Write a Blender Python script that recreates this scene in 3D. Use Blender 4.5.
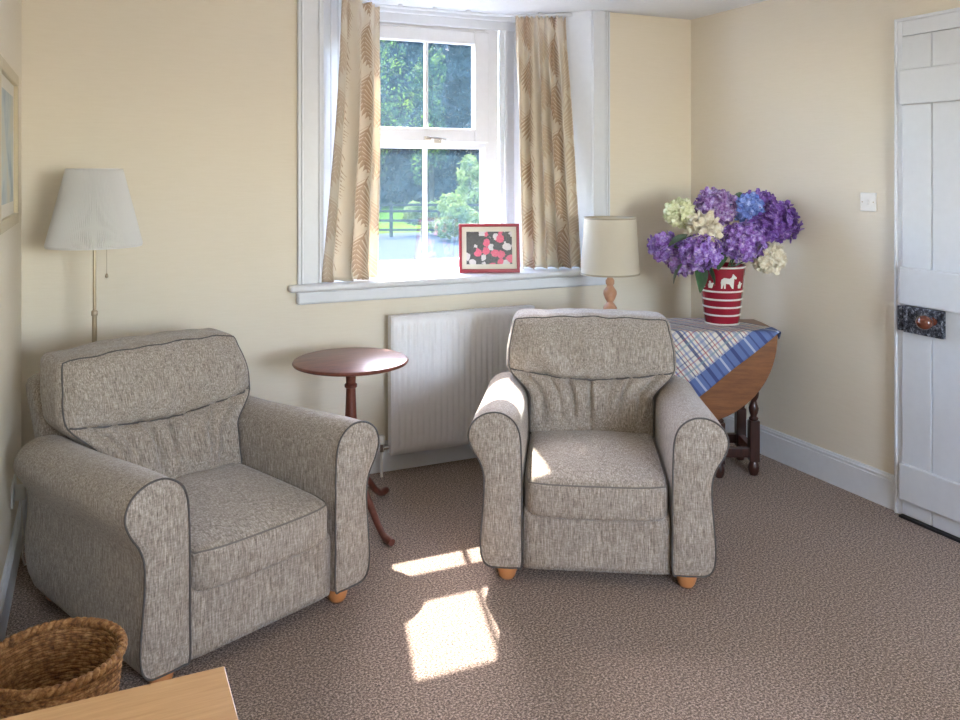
import bpy, bmesh, math, random
from mathutils import Vector, Matrix, Euler, noise
PI = math.pi
S = bpy.context.scene
for o in list(bpy.data.objects): bpy.data.objects.remove(o)
C = S.collection

# ------------------------------------------------------------------ camera
cd = bpy.data.cameras.new('camera'); cam = bpy.data.objects.new('camera', cd); C.objects.link(cam)
cam.location = (0, 0, 1.5); cam.rotation_euler = (math.radians(90), 0, math.radians(-24.6))
cd.sensor_width = 36; cd.lens = 842/960*36; cd.shift_y = -189/960; cd.clip_start = .05; cd.clip_end = 400
S.camera = cam
# ------------------------------------------------------------------ world, sun, added rear fill
w = bpy.data.worlds.new('world'); S.world = w; w.use_nodes = True
wn = w.node_tree; bg = wn.nodes['Background']
sky = wn.nodes.new('ShaderNodeTexSky'); sky.sky_type = 'NISHITA'; sky.sun_disc = False
sky.sun_elevation = math.radians(45.7); sky.sun_rotation = math.radians(15.5); sky.air_density = 1.0
tint = wn.nodes.new('ShaderNodeMix'); tint.data_type = 'RGBA'; tint.blend_type = 'MULTIPLY'; tint.inputs[0].default_value = 1; tint.inputs[7].default_value = (1.0, .975, 1.02, 1)
wn.links.new(sky.outputs[0], tint.inputs[6]); wn.links.new(tint.outputs[2], bg.inputs[0]); bg.inputs[1].default_value = 4.2
sd = bpy.data.lights.new('sun', 'SUN'); sd.energy = 22; sd.angle = math.radians(.6); sd.color = (1, .93, .84)
sun = bpy.data.objects.new('sun', sd); C.objects.link(sun); sun.location = (5, 12, 12)
sun.rotation_euler = Vector((-.252, -.955, -1)).to_track_quat('-Z', 'Y').to_euler()
def area(name, loc, rot, sx, sy, power, col):
    a = bpy.data.lights.new(name, 'AREA'); a.shape = 'RECTANGLE'; a.size = sx; a.size_y = sy; a.energy = power; a.color = col
    o = bpy.data.objects.new(name, a); C.objects.link(o); o.location = loc; o.rotation_euler = rot
    return o
area('rear_fill_light', (1.55, -1.83, 1.55), (math.radians(90), 0, 0), 1.3, 1.1, 62, (1, .91, .80))  # added warm fill lamp behind the camera, brightens the chair fronts
S.view_settings.view_transform = 'Standard'; S.view_settings.look = 'None'
S.view_settings.exposure = .22; S.view_settings.gamma = 1; S.view_settings.use_curve_mapping = False

# ------------------------------------------------------------------ node helpers
class V:
    """tiny expression wrapper round shader math nodes"""
    def __init__(s, t, sock): s.t, s.s = t, sock
    def op(s, o, *a, clamp=False):
        n = s.t.nodes.new('ShaderNodeMath'); n.operation = o; n.use_clamp = clamp
        for i, x in enumerate((s,)+a):
            if isinstance(x, V): s.t.links.new(x.s, n.inputs[i])
            else: n.inputs[i].default_value = x
        return V(s.t, n.outputs[0])
    def __add__(s, b): return s.op('ADD', b)
    def __radd__(s, b): return s.op('ADD', b)
    def __sub__(s, b): return s.op('SUBTRACT', b)
    def __mul__(s, b): return s.op('MULTIPLY', b)
    def __rmul__(s, b): return s.op('MULTIPLY', b)
    def __truediv__(s, b): return s.op('DIVIDE', b)
    def abs(s): return s.op('ABSOLUTE')
    def frac(s): return s.op('FRACT')
    def floor(s): return s.op('FLOOR')
    def sin(s): return s.op('SINE')
    def lt(s, b): return s.op('LESS_THAN', b)
    def gt(s, b): return s.op('GREATER_THAN', b)
    def max(s, b): return s.op('MAXIMUM', b)
    def min(s, b): return s.op('MINIMUM', b)
    def band(s, a, b): return s.gt(a)*s.lt(b)
class Mat:
    def __init__(s, name, col=(.8,.8,.8), rough=.6, metal=0, **kw):
        s.m = bpy.data.materials.new(name); s.m.use_nodes = True; s.t = s.m.node_tree
        s.b = s.t.nodes['Principled BSDF']; s.b.inputs['Base Color'].default_value = (*col, 1)
        s.b.inputs['Roughness'].default_value = rough; s.b.inputs['Metallic'].default_value = metal
        for k, v in kw.items(): s.b.inputs[k.replace('_', ' ')].default_value = v
    def coord(s, kind='Object', scale=(1,1,1), rot=(0,0,0)):
        n = s.t.nodes.new('ShaderNodeTexCoord'); m = s.t.nodes.new('ShaderNodeMapping')
        m.inputs['Scale'].default_value = scale; m.inputs['Rotation'].default_value = rot
        s.t.links.new(n.outputs[kind], m.inputs[0]); return m.outputs[0]
    def xyz(s, vec):
        n = s.t.nodes.new('ShaderNodeSeparateXYZ'); s.t.links.new(vec, n.inputs[0]); return [V(s.t, o) for o in n.outputs]
    def noise(s, vec, scale, detail=3, rough=.5):
        n = s.t.nodes.new('ShaderNodeTexNoise'); n.inputs['Scale'].default_value = scale
        n.inputs['Detail'].default_value = detail; n.inputs['Roughness'].default_value = rough
        s.t.links.new(vec, n.inputs['Vector']); return V(s.t, n.outputs[0])
    def voro(s, vec, scale, out='Distance', feature='F1'):
        n = s.t.nodes.new('ShaderNodeTexVoronoi'); n.feature = feature; n.inputs['Scale'].default_value = scale
        s.t.links.new(vec, n.inputs['Vector']); return n.outputs[out]
    def ramp(s, v, stops, interp='LINEAR'):
        n = s.t.nodes.new('ShaderNodeValToRGB'); r = n.color_ramp; r.interpolation = interp
        while len(r.elements) < len(stops): r.elements.new(.5)
        for e, (p, c) in zip(r.elements, stops): e.position = p; e.color = (*c, 1)
        s.t.links.new(v.s if isinstance(v, V) else v, n.inputs[0]); return n.outputs[0]
    def mix(s, f, a, b, mode='MIX'):
        n = s.t.nodes.new('ShaderNodeMix'); n.data_type = 'RGBA'; n.blend_type = mode
        for sock, x in ((n.inputs[0], f), (n.inputs[6], a), (n.inputs[7], b)):
            if isinstance(x, V): s.t.links.new(x.s, sock)
            elif isinstance(x, (int, float)): sock.default_value = x
            elif isinstance(x, tuple): sock.default_value = (*x, 1)
            else: s.t.links.new(x, sock)
        return n.outputs[2]
    def color(s, sock): s.t.links.new(sock, s.b.inputs['Base Color']); return s
    def bump(s, v, strength=.3, dist=.002):
        n = s.t.nodes.new('ShaderNodeBump'); n.inputs['Strength'].default_value = strength; n.inputs['Distance'].default_value = dist
        s.t.links.new(v.s if isinstance(v, V) else v, n.inputs['Height']); s.t.links.new(n.outputs[0], s.b.inputs['Normal']); return s
def lin(r, g, b):
    f = lambda c: (c/255/12.92 if c/255 <= .04045 else ((c/255+.055)/1.055)**2.4)
    return (f(r), f(g), f(b))
def plain(name, col, rough=.5, metal=0, nz=.04, sc=30, **kw):
    m = Mat(name, col, rough, metal, **kw); v = m.noise(m.coord(), sc, 4)
    m.color(m.mix(v, tuple(c*(1-nz) for c in col), tuple(min(1, c*(1+nz)) for c in col))); return m.m

# ------------------------------------------------------------------ materials
def wall_paper():
    m = Mat('cream_wallpaper', rough=.85); co = m.coord('Object', (5, 5, 60)); a = m.noise(co, 3, 4, .6)
    b = m.noise(m.coord('Object', (1, 1, 3)), 90, 2)
    m.color(m.mix(a, (.82, .75, .615), (.88, .815, .69))); m.bump(a*.7+b*.3, .35, .002); return m.m
WALL = wall_paper()
CEIL = plain('white_ceiling_paint', (.86, .89, .92), .9)
GLOSS = plain('white_gloss_paint', (.79, .825, .87), .35)
DOORW = plain('white_door_paint', (.72, .755, .80), .4)
PVC = plain('white_window_plastic', (.85, .86, .88), .3)
RAD = plain('white_radiator_enamel', (.89, .90, .92), .35)
BLACK = plain('black_gap_strip', (.01, .01, .014), .6)
def carpet():
    m = Mat('brown_pile_carpet', rough=1.0); co = m.coord()
    a = m.noise(co, 140, 4, .8); b = m.noise(co, 2.2, 3); c = m.noise(co, 420, 2)
    k = m.ramp(a*.75+c*.25, [(.40, (.03, .02, .014)), (.5, (.215, .155, .12)), (.60, (.74, .58, .48))])
    m.color(m.mix(b*.2, k, (.26, .185, .15))); pass
    m.b.inputs['Sheen Weight'].default_value = .12; return m.m
CARPET = carpet()
def tweed(name, dark, mid, light, ys=1, shear=0):
    m = Mat(name, rough=.95); X, Y, Z = m.xyz(m.coord()); cb = m.t.nodes.new('ShaderNodeCombineXYZ')
    for sk, e in zip(cb.inputs, (X*1.0, (Y-Z*shear)*ys, Z*.09)): m.t.links.new(e.s, sk)
    co = cb.outputs[0]; a = m.noise(co, 300, 3, .8)
    b = m.noise(m.coord('Object', (.3, .3, 1)), 240, 2); c = m.noise(m.coord(), 5, 2)
    k = m.ramp(a*.78+b*.22, [(.35, dark), (.5, mid), (.65, light)])
    m.color(m.mix(c*.25, k, mid)); m.bump(a*.6+b*.4, .5, .002)
    m.b.inputs['Sheen Weight'].default_value = .25; m.b.inputs['Sheen Roughness'].default_value = .4; return m.m
TC = ((.13, .10, .08), (.35, .30, .25), (.64, .58, .50))
TWEED = tweed('grey_beige_tweed', *TC)
TWEEDS = tweed('grey_beige_tweed_seat', *TC, ys=.3)
TWEEDB = tweed('grey_beige_tweed_back', *TC, shear=.42)
PIPEL = plain('beige_piping_cord', (.20, .18, .16), .8)
PIPE = plain('charcoal_piping_cord', (.10, .092, .088), .8)
FOOTW = plain('turned_pine_foot', (.62, .27, .10), .35, nz=.15)
def wood(name, a, b, rough=.35, scale=(14, 1.2, 14), sc=6, coat=.2):
    m = Mat(name, rough=rough); co = m.coord('Object', scale); n = m.noise(co, sc, 5, .6); n2 = m.noise(co, sc*5, 3, .7)
    m.color(m.ramp(n*.7+n2*.3, [(.35, a), (.65, b)])); m.b.inputs['Coat Weight'].default_value = coat; m.bump(n2, .12, .001); return m.m
MAHOG = wood('red_mahogany', (.10, .028, .018), (.20, .062, .04), .38, (3, 12, 3), 4, .15)
OAKD = wood('dark_oak_turning', (.022, .007, .005), (.055, .017, .011), .35, (10, 10, 1.5))
OAKM = wood('orange_oak_leaf', (.17, .06, .018), (.27, .105, .03), .35, (1.5, 12, 12), 5)
BEECH = wood('beech_veneer', (.56, .31, .125), (.68, .41, .185), .4, (.8, 12, 8), 7, .1)
PINEL = wood('pale_turned_wood', (.50, .25, .14), (.64, .36, .22), .4, (8, 8, 3))
BRASS = plain('brushed_nickel_brass', (.50, .42, .30), .3, 1.0)
CHROME = plain('chrome', (.75, .75, .76), .2, 1.0)
IRON = None
def iron():
    m = Mat('worn_black_iron', rough=.4, metal=.55); n = m.noise(m.coord(), 70, 5, .7)
    m.color(m.ramp(n, [(.40, (.008, .009, .012)), (.54, (.09, .10, .13)), (.62, (.45, .48, .54))])); m.bump(n, .4, .002); return m.m
IRON = iron()
KNOB = plain('brown_varnished_knob', (.13, .035, .018), .15, nz=.4, Coat_Weight=.7)
SHADEW = None
def shade(name, col, trans=.35, rib=0):
    m = Mat(name, col, .8); t = m.t; tr = t.nodes.new('ShaderNodeBsdfTranslucent'); tr.inputs[0].default_value = (*col, 1)
    mx = t.nodes.new('ShaderNodeMixShader'); mx.inputs[0].default_value = trans
    n = m.noise(m.coord(), 160, 2); m.bump(n, .08, .001)
    t.links.new(m.b.outputs[0], mx.inputs[1]); t.links.new(tr.outputs[0], mx.inputs[2])
    t.links.new(mx.outputs[0], t.nodes['Material Output'].inputs[0]); return m.m
SHADEW = shade('white_pleated_shade', (.92, .92, .91))
SHADEC = shade('cream_linen_shade', (.76, .70, .58))
SHADET = plain('cream_shade_trim', (.42, .37, .27), .7)
def curtain_mat():
    m = Mat('beige_leaf_print_cotton', rough=.85); u, v, _ = m.xyz(m.coord('UV'))
    wv = m.noise(m.coord('UV'), 6, 2)
    TW, TH = .21, .27
    def frond(du, dv, flip):
        uu = (u+du)/TW; col = uu.floor(); vv = (v+dv)/TH + (col*.5)
        y = vv.frac()
        x = (uu.frac()-.5)*TW*flip + ((y*3.3).sin()-.6)*.035 + (wv-.5)*.02
        env = ((y*1.1*PI).sin().max(0.0001)).op('POWER', .6)*.056*y.lt(.9)
        ph = ((y*TH)+x.abs()*1.1+x*x*6)*42
        leaf = ((ph.frac()-.5).abs().lt(((env-x.abs())*14).max(.08).min(.40))) * x.abs().lt(env*(.75+.3*(ph.floor()*7.3).sin().abs()))
        return leaf.max(x.abs().lt(.003)*y.band(.04, .96)), ph.frac()
    a, fa = frond(0, 0, 1); b, fb = frond(.10, .21, -1)
    n = m.noise(m.coord('UV'), 300, 2)
    base = m.mix(n, (.82, .76, .64), (.90, .85, .75))
    c1 = m.mix(fa, (.36, .22, .12), (.52, .36, .22)); c2 = m.mix(fb, (.58, .41, .26), (.50, .35, .21))
    m.color(m.mix(a*.95, m.mix(b*.55, base, c2), c1))
    t = m.t; tr = t.nodes.new('ShaderNodeBsdfTranslucent'); tr.inputs[0].default_value = (.86, .74, .58, 1)
    mx = t.nodes.new('ShaderNodeMixShader'); mx.inputs[0].default_value = .32
    t.links.new(m.b.outputs[0], mx.inputs[1]); t.links.new(tr.outputs[0], mx.inputs[2])
    t.links.new(mx.outputs[0], t.nodes['Material Output'].inputs[0]); return m.m
CURT = curtain_mat()
def check_mat():
    m = Mat('blue_red_check_cotton', rough=.85); a, b, _ = m.xyz(m.coord('UV'))
    def lines(x, per, specs, base):
        p = (x/per).frac(); c = base
        for lo, hi, col, k in specs: c = m.mix(p.band(lo, hi)*k, c, col)
        return c
    navy, blue, red, teal = lin(52, 62, 112), lin(84, 108, 170), lin(165, 72, 84), lin(120, 150, 160)
    base = lin(222, 216, 204)
    c = lines(a, .15, [(.0, .10, navy, .85), (.16, .22, blue, .75), (.30, .34, red, .8), (.40, .52, blue, .55), (.58, .62, navy, .8), (.70, .73, red, .75), (.80, .86, blue, .6)], base)
    c = lines(b, .11, [(.05, .14, teal, .55), (.30, .36, red, .5), (.5, .56, navy, .5), (.75, .85, blue, .4)], c)
    edge = b.lt(.085)
    cb = lines(a, .15, [(.0, .12, navy, .8), (.30, .38, navy, .6), (.55, .62, lin(200, 205, 220), .7), (.75, .80, navy, .7)], lin(98, 118, 168))
    c = m.mix(edge, c, cb)
    m.color(c); n = m.noise(m.coord('UV'), 500, 2); m.bump(n, .2, .001); return m.m
CHECK = check_mat()
VRED = plain('red_glazed_pottery', lin(148, 26, 46), .2, nz=.08, Coat_Weight=.4)
VWHT = plain('white_glazed_pottery', (.78, .74, .70), .3)
def petal(name, stops, sc=40):
    m = Mat(name, rough=.7); m.color(m.ramp(m.noise(m.coord(), sc, 3, .7), stops)); m.b.inputs['Sheen Weight'].default_value = .2; return m.m
P_PURP = petal('purple_petals', [(.36, (.11, .03, .27)), (.46, (.30, .13, .52)), (.55, (.36, .26, .70)), (.66, (.70, .55, .80))])
P_MAUV = petal('mauve_petals', [(.36, (.14, .045, .24)), (.46, (.34, .17, .46)), (.56, (.42, .33, .66)), (.66, (.72, .60, .74))])
P_DEEP = petal('deep_violet_petals', [(.36, (.06, .012, .17)), (.46, (.16, .045, .34)), (.56, (.22, .12, .50)), (.66, (.50, .32, .66))])
P_BLUE = petal('blue_petals', [(.34, (.08, .14, .50)), (.5, (.20, .32, .78)), (.64, (.45, .56, .92))])
P_CREAM = petal('cream_petals', [(.34, (.66, .58, .42)), (.5, (.84, .78, .62)), (.64, (.90, .87, .76))])
P_LIME = petal('pale_green_petals', [(.34, (.50, .54, .26)), (.5, (.76, .78, .48)), (.64, (.86, .88, .66))])
P_CORE = plain('floret_centre', (.62, .60, .50), .7)
LEAF = petal('dark_green_leaf', [(.34, (.012, .05, .018)), (.55, (.04, .12, .04)), (.7, (.09, .2, .07))], 9)
WICK = None
def wicker():
    m = Mat('woven_seagrass', rough=.75); a = m.noise(m.coord('Object', (1, 1, 1)), 60, 4, .7)
    m.color(m.ramp(a, [(.32, (.09, .035, .012)), (.5, (.32, .15, .05)), (.68, (.60, .36, .15))])); m.bump(a, .6, .003); return m.m
WICK = wicker()
PLAS = plain('white_plastic', (.82, .82, .80), .35)
FRAMER = plain('red_lacquered_frame', lin(150, 20, 42), .35)
MOUNT = plain('ivory_card_mount', (.74, .70, .60), .8)
GILT = plain('cream_gilt_frame', (.62, .54, .36), .4)
def photo():
    m = Mat('flower_photograph_print', rough=.25); co = m.coord('Object', (1, 1, 1)); nn = m.t.nodes.new('ShaderNodeTexNoise'); nn.inputs['Scale'].default_value = 45; m.t.links.new(co, nn.inputs[0])
    co = m.mix(.022, co, nn.outputs['Color'], 'ADD')
    d = V(m.t, m.voro(co, 24)); c = m.xyz(m.voro(co, 24, 'Color'))
    n = m.noise(co, 120, 3); dark = m.mix(n, (.03, .03, .035), (.16, .16, .16))
    col = m.mix(c[0].gt(.62), (.82, .80, .80), (.72, .07, .16)); col = m.mix(n, col, m.mix(c[0].gt(.62), (.62, .55, .58), (.85, .25, .35)))
    m.color(m.mix((d+(n*.25)).lt(.66)*c[1].gt(.18), dark, col)); return m.m
PHOTO = photo()
ART = petal('muted_landscape_print', [(.35, (.25, .33, .36)), (.5, (.45, .50, .46)), (.65, (.52, .50, .38))], 4)
def glass():
    m = Mat('hazy_window_glass'); t = m.t; tp = t.nodes.new('ShaderNodeBsdfTransparent'); tl = t.nodes.new('ShaderNodeBsdfTranslucent')
    gl = t.nodes.new('ShaderNodeBsdfGlossy'); gl.inputs['Roughness'].default_value = .02
    tl.inputs[0].default_value = (.40, .74, .90, 1)  # blue translucent part puts the haze over the view into the pane
    n = m.noise(m.coord('Object', (1, 1, 1)), 9, 5, .65); n2 = m.noise(m.coord('Object', (4, 1, 1)), 40, 3)
    a = t.nodes.new('ShaderNodeMixShader'); b = t.nodes.new('ShaderNodeMixShader')
    k = (n*n2)*.035+.003
    t.links.new(k.s, a.inputs[0]); t.links.new(tp.outputs[0], a.inputs[1]); t.links.new(tl.outputs[0], a.inputs[2])
    b.inputs[0].default_value = .04; t.links.new(a.outputs[0], b.inputs[1]); t.links.new(gl.outputs[0], b.inputs[2])
    t.links.new(b.outputs[0], t.nodes['Material Output'].inputs[0]); return m.m
GLASS = glass()
def ground(name, stops, sc=6):
    m = Mat(name, rough=.95, Specular_IOR_Level=0); m.color(m.ramp(m.noise(m.coord(), sc, 6, .75), stops)); return m.m
GRASS = ground('sunlit_lawn', [(.35, (.030, .060, .003)), (.65, (.055, .095, .006))], 3)
GRAVEL = ground('pale_gravel', [(.35, (.026, .028, .031)), (.65, (.048, .052, .057))], 14)
BARK = ground('brown_bark', [(.35, (.006, .005, .004)), (.65, (.02, .016, .012))], 8)
RAIL = ground('weathered_fence_wood', [(.35, (.008, .009, .008)), (.65, (.02, .021, .019))], 9)
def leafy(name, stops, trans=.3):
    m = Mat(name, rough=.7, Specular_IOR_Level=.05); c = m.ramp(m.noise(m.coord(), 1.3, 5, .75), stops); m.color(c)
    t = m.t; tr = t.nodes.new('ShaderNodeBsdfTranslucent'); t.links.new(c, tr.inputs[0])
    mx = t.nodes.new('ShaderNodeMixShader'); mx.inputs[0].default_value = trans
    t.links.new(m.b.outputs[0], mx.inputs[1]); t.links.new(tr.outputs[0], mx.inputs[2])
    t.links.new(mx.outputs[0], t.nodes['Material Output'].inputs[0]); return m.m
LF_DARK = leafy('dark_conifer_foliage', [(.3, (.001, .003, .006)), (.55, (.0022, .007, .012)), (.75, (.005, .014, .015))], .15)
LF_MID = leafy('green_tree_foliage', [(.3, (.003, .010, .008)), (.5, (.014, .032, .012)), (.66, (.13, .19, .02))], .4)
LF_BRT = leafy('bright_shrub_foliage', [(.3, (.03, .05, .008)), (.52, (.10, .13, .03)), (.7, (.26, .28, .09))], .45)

# ------------------------------------------------------------------ mesh helpers
class MB:
    def __init__(s): s.v, s.f, s.uv = [], [], None
    def add(s, vs, fs):
        n = len(s.v); s.v += [tuple(x) for x in vs]; s.f += [tuple(i+n for i in f) for f in fs]; return s
    def box(s, a, b, M=None):
        vs = [Vector((x, y, z)) for z in (a[2], b[2]) for y in (a[1], b[1]) for x in (a[0], b[0])]
        if M: vs = [M @ x for x in vs]
        return s.add(vs, [(0,2,3,1),(4,5,7,6),(0,1,5,4),(2,6,7,3),(0,4,6,2),(1,3,7,5)])
    def prism(s, pts, z0, z1):
        n = len(pts); vs = [(x, y, z0) for x, y in pts]+[(x, y, z1) for x, y in pts]
        ar = sum(pts[i][0]*pts[(i+1) % n][1]-pts[(i+1) % n][0]*pts[i][1] for i in range(n))
        fs = [(i, (i+1) % n, (i+1) % n+n, i+n) for i in range(n)]+[tuple(range(n-1, -1, -1)), tuple(range(n, 2*n))]
        if ar < 0: fs = [f[::-1] for f in fs]
        return s.add(vs, fs)
    def lathe(s, prof, seg=40, c=(0,0,0), closed=False, wob=None):
        n = len(prof); vs = []
        for i in range(seg):
            a = 2*PI*i/seg
            for r, z in prof:
                k = wob(a, z) if wob else 1
                vs.append((c[0]+r*k*math.cos(a), c[1]+r*k*math.sin(a), c[2]+z))
        fs = []
        for i in range(seg):
            j = (i+1) % seg
            for q in range(n if closed else n-1):
                p = (q+1) % n; fs.append((i*n+q, j*n+q, j*n+p, i*n+p))
        if not closed:
            if prof[0][0] > 1e-6: fs.append(tuple(i*n for i in range(seg-1, -1, -1)))
            if prof[-1][0] > 1e-6: fs.append(tuple(i*n+n-1 for i in range(seg)))
        return s.add(vs, fs)
    def tube(s, path, r, seg=10, closed=False):
        P = [Vector(p) for p in path]; n = len(P); rr = r if isinstance(r, (list, tuple)) else [r]*n
        T = []
        for i in range(n):
            a = P[(i-1) % n] if (closed or i) else P[0]; b = P[(i+1) % n] if (closed or i < n-1) else P[-1]
            t = (b-a); T.append(t.normalized() if t.length > 1e-9 else Vector((0,0,1)))
        up = T[0].orthogonal().normalized(); vs = []
        for i in range(n):
            up = (up - T[i]*up.dot(T[i])); up = up.normalized() if up.length > 1e-6 else T[i].orthogonal().normalized()
            sd_ = T[i].cross(up)
            for k in range(seg):
                a = 2*PI*k/seg; vs.append(P[i]+(up*math.cos(a)+sd_*math.sin(a))*rr[i])
        fs = []
        for i in range(n if closed else n-1):
            j = (i+1) % n
            for k in range(seg): fs.append((i*seg+k, i*seg+(k+1) % seg, j*seg+(k+1) % seg, j*seg+k))
        if not closed: fs += [tuple(range(seg-1, -1, -1)), tuple((n-1)*seg+k for k in range(seg))]
        return s.add(vs, fs)
    def build(s, name, mat, parent=None, smooth=40, bevel=0, seg=2, solid=0):
        me = bpy.data.meshes.new(name); me.from_pydata(s.v, [], s.f); me.update()
        if s.uv:
            l = me.uv_layers.new(name='UVMap')
            for lp in me.loops: l.data[lp.index].uv = s.uv[lp.vertex_index]
        for p in me.polygons: p.use_smooth = smooth > 0
        if 0 < smooth < 180: me.set_sharp_from_angle(angle=math.radians(smooth))
        me.materials.append(mat)
        o = bpy.data.objects.new(name, me); C.objects.link(o)
        if solid: m = o.modifiers.new('solid', 'SOLIDIFY'); m.thickness = solid; m.offset = 0
        if bevel: m = o.modifiers.new('bevel', 'BEVEL'); m.width = bevel; m.segments = seg; m.limit_method = 'ANGLE'
        if parent: o.parent = parent
        return o
def cubemap(nx, ny, nz, fn):
    """cube surface grid mapped through fn(x,y,z in -1..1)"""
    vs, fs, idx = [], [], {}
    def vid(p):
        k = tuple(round(c, 5) for c in p)
        if k not in idx: idx[k] = len(vs); vs.append(fn(*p))
        return idx[k]
    N = (nx, ny, nz)
    for ax in range(3):
        b, c = (ax+1) % 3, (ax+2) % 3
        for sg in (-1, 1):
            for i in range(N[b]):
                for j in range(N[c]):
                    q = []
                    for di, dj in ((0,0),(1,0),(1,1),(0,1)):
                        p = [0,0,0]; p[ax] = sg; p[b] = -1+2*(i+di)/N[b]; p[c] = -1+2*(j+dj)/N[c]; q.append(vid(tuple(p)))
                    fs.append(tuple(q) if sg > 0 else tuple(q[::-1]))
    return vs, fs
def rounded(hx, hy, hz, r):
    def f(x, y, z):
        p = Vector((x*hx, y*hy, z*hz)); q = Vector((max(-hx+r, min(hx-r, p.x)), max(-hy+r, min(hy-r, p.y)), max(-hz+r, min(hz-r, p.z))))
        d = p-q
        return q + d.normalized()*r if d.length > 1e-9 else p
    return f
def tag(o, label=None, cat=None, group=None, kind=None):
    for k, v in (('label', label), ('category', cat), ('group', group), ('kind', kind)):
        if v: o[k] = v
    return o
def thing(name, label, cat, loc=(0,0,0), rz=0, group=None):
    o = bpy.data.objects.new(name, None); C.objects.link(o); o.empty_display_size = .1
    o.location = loc; o.rotation_euler = (0, 0, rz); return tag(o, label, cat, group)
def struct(o): o['kind'] = 'structure'; return o
def copy_tree(o, parent=None):
    kids = list(o.children); c = o.copy(); C.objects.link(c); c.parent = parent
    for k in kids: copy_tree(k, c)
    return c

# ------------------------------------------------------------------ room shell
XL, XR, YB, YF, H = -.28, 3.228, 4.033, -1.6, 2.4
struct(MB().box((XL-.2, YF-.2, -.1), (XR+.2, YB+.02, 0)).build('floor', CARPET, smooth=0))
struct(MB().box((XL-.2, YF-.2, H), (XR+.2, 4.62, H+.1)).build('ceiling', CEIL, smooth=0))
wb = MB().prism([(XL-.2, YB), (.998, YB), (1.22, 4.42), (1.22, 4.62), (XL-.2, 4.62)], 0, H)
wb.prism([(2.54, YB), (XR+.2, YB), (XR+.2, 4.62), (2.22, 4.62), (2.22, 4.42)], 0, H)
wb.box((.998, YB, 0), (2.54, 4.62, .92)); wb.box((1.22, 4.42, .92), (2.22, 4.62, .93))
struct(wb.build('wall_back', WALL, smooth=0))
struct(MB().box((XL-.2, YF, 0), (XL, YB, H)).build('wall_left', WALL, smooth=0))
struct(MB().box((XR, YF, 0), (XR+.2, YB, H)).build('wall_right', WALL, smooth=0))
wr = MB().box((XL-.2, YF-.2, 0), (.9, YF, H)).box((2.2, YF-.2, 0), (XR+.2, YF, H)).box((.9, YF-.2, 0), (2.2, YF, 1.0)).box((.9, YF-.2, 2.1), (2.2, YF, H))
struct(wr.build('wall_front', WALL, smooth=0))
# baseboards: tall board with a rounded double bead on top
def skirting(name, p0, p1, nrm):
    prof = [(0, 0), (.018, 0), (.018, .122), (.013, .126), (.013, .129), (.017, .133), (.017, .139), (.012, .143), (.012, .146), (.009, .15), (0, .15)]
    p0, p1, nrm = Vector(p0), Vector(p1), Vector(nrm); n = len(prof); vs = []
    for p in (p0, p1): vs += [p+nrm*a+Vector((0, 0, b)) for a, b in prof]
    fs = [(i, (i+1) % n, (i+1) % n+n, i+n) for i in range(n)]+[tuple(range(n)), tuple(range(2*n-1, n-1, -1))]
    struct(MB().add(vs, fs).build(name, GLOSS, smooth=30))
skirting('baseboard_back', (XL, YB, 0), (XR, YB, 0), (0, -1, 0))
skirting('baseboard_right', (XR, 2.605, 0), (XR, YB, 0), (-1, 0, 0))
skirting('baseboard_left', (XL, YF, 0), (XL, YB, 0), (1, 0, 0))
# window reveal: architraves, splayed linings, head, window board
def architrave(name, x0, x1, flip):
    m = MB().box((x0, YB-.018, .957), (x1, YB, H))
    for k in (.0, .016, .10):
        a = x0+k if not flip else x1-k-.012
        m.box((a, YB-.027, .957), (a+.010, YB-.018, H))
    struct(m.build(name, GLOSS, smooth=0, bevel=.003))
architrave('trim_1', .882, .998, False); architrave('trim_2', 2.528, 2.643, True)
def lining(name, a, b):
    a, b = Vector(a), Vector(b); d = (b-a).normalized(); n = Vector((-d.y, d.x))
    if n.y > 0: n = -n
    m = MB(); L = (b-a).length
    def seg(s0, s1, t): m.prism([tuple(a+d*s0), tuple(a+d*s1), tuple(a+d*s1+n*t), tuple(a+d*s0+n*t)], .955, H)
    seg(0, L, .008)
    for k in (0, .14, .28): seg(k+.004, min(L, k+.132), .012)
    struct(m.build(name, GLOSS, smooth=0, bevel=.002))
lining('trim_3', (.998, YB), (1.22, 4.42)); lining('trim_4', (2.54, YB), (2.22, 4.42))
board = MB().prism([(.835, 3.962), (2.685, 3.962), (2.685, YB), (2.54, YB), (2.22, 4.42), (1.22, 4.42), (.998, YB), (.835, YB)], .925, .957)
board.prism([(.875, 3.992), (2.645, 3.992), (2.645, YB), (.875, YB)], .862, .925)
struct(board.build('trim_5', GLOSS, smooth=30, bevel=.012, seg=4))
hd = MB().box((1.20, 4.385, 2.315), (2.24, 4.42, H)).box((1.20, 4.36, 2.365), (2.24, 4.385, H))
hd.box((1.19, 4.395, .957), (1.262, 4.42, 2.32)).box((2.142, 4.395, .957), (2.235, 4.42, 2.32)).box((2.165, 4.385, .957), (2.185, 4.395, 2.32))
struct(hd.build('trim_6', GLOSS, smooth=0, bevel=.004))
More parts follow.
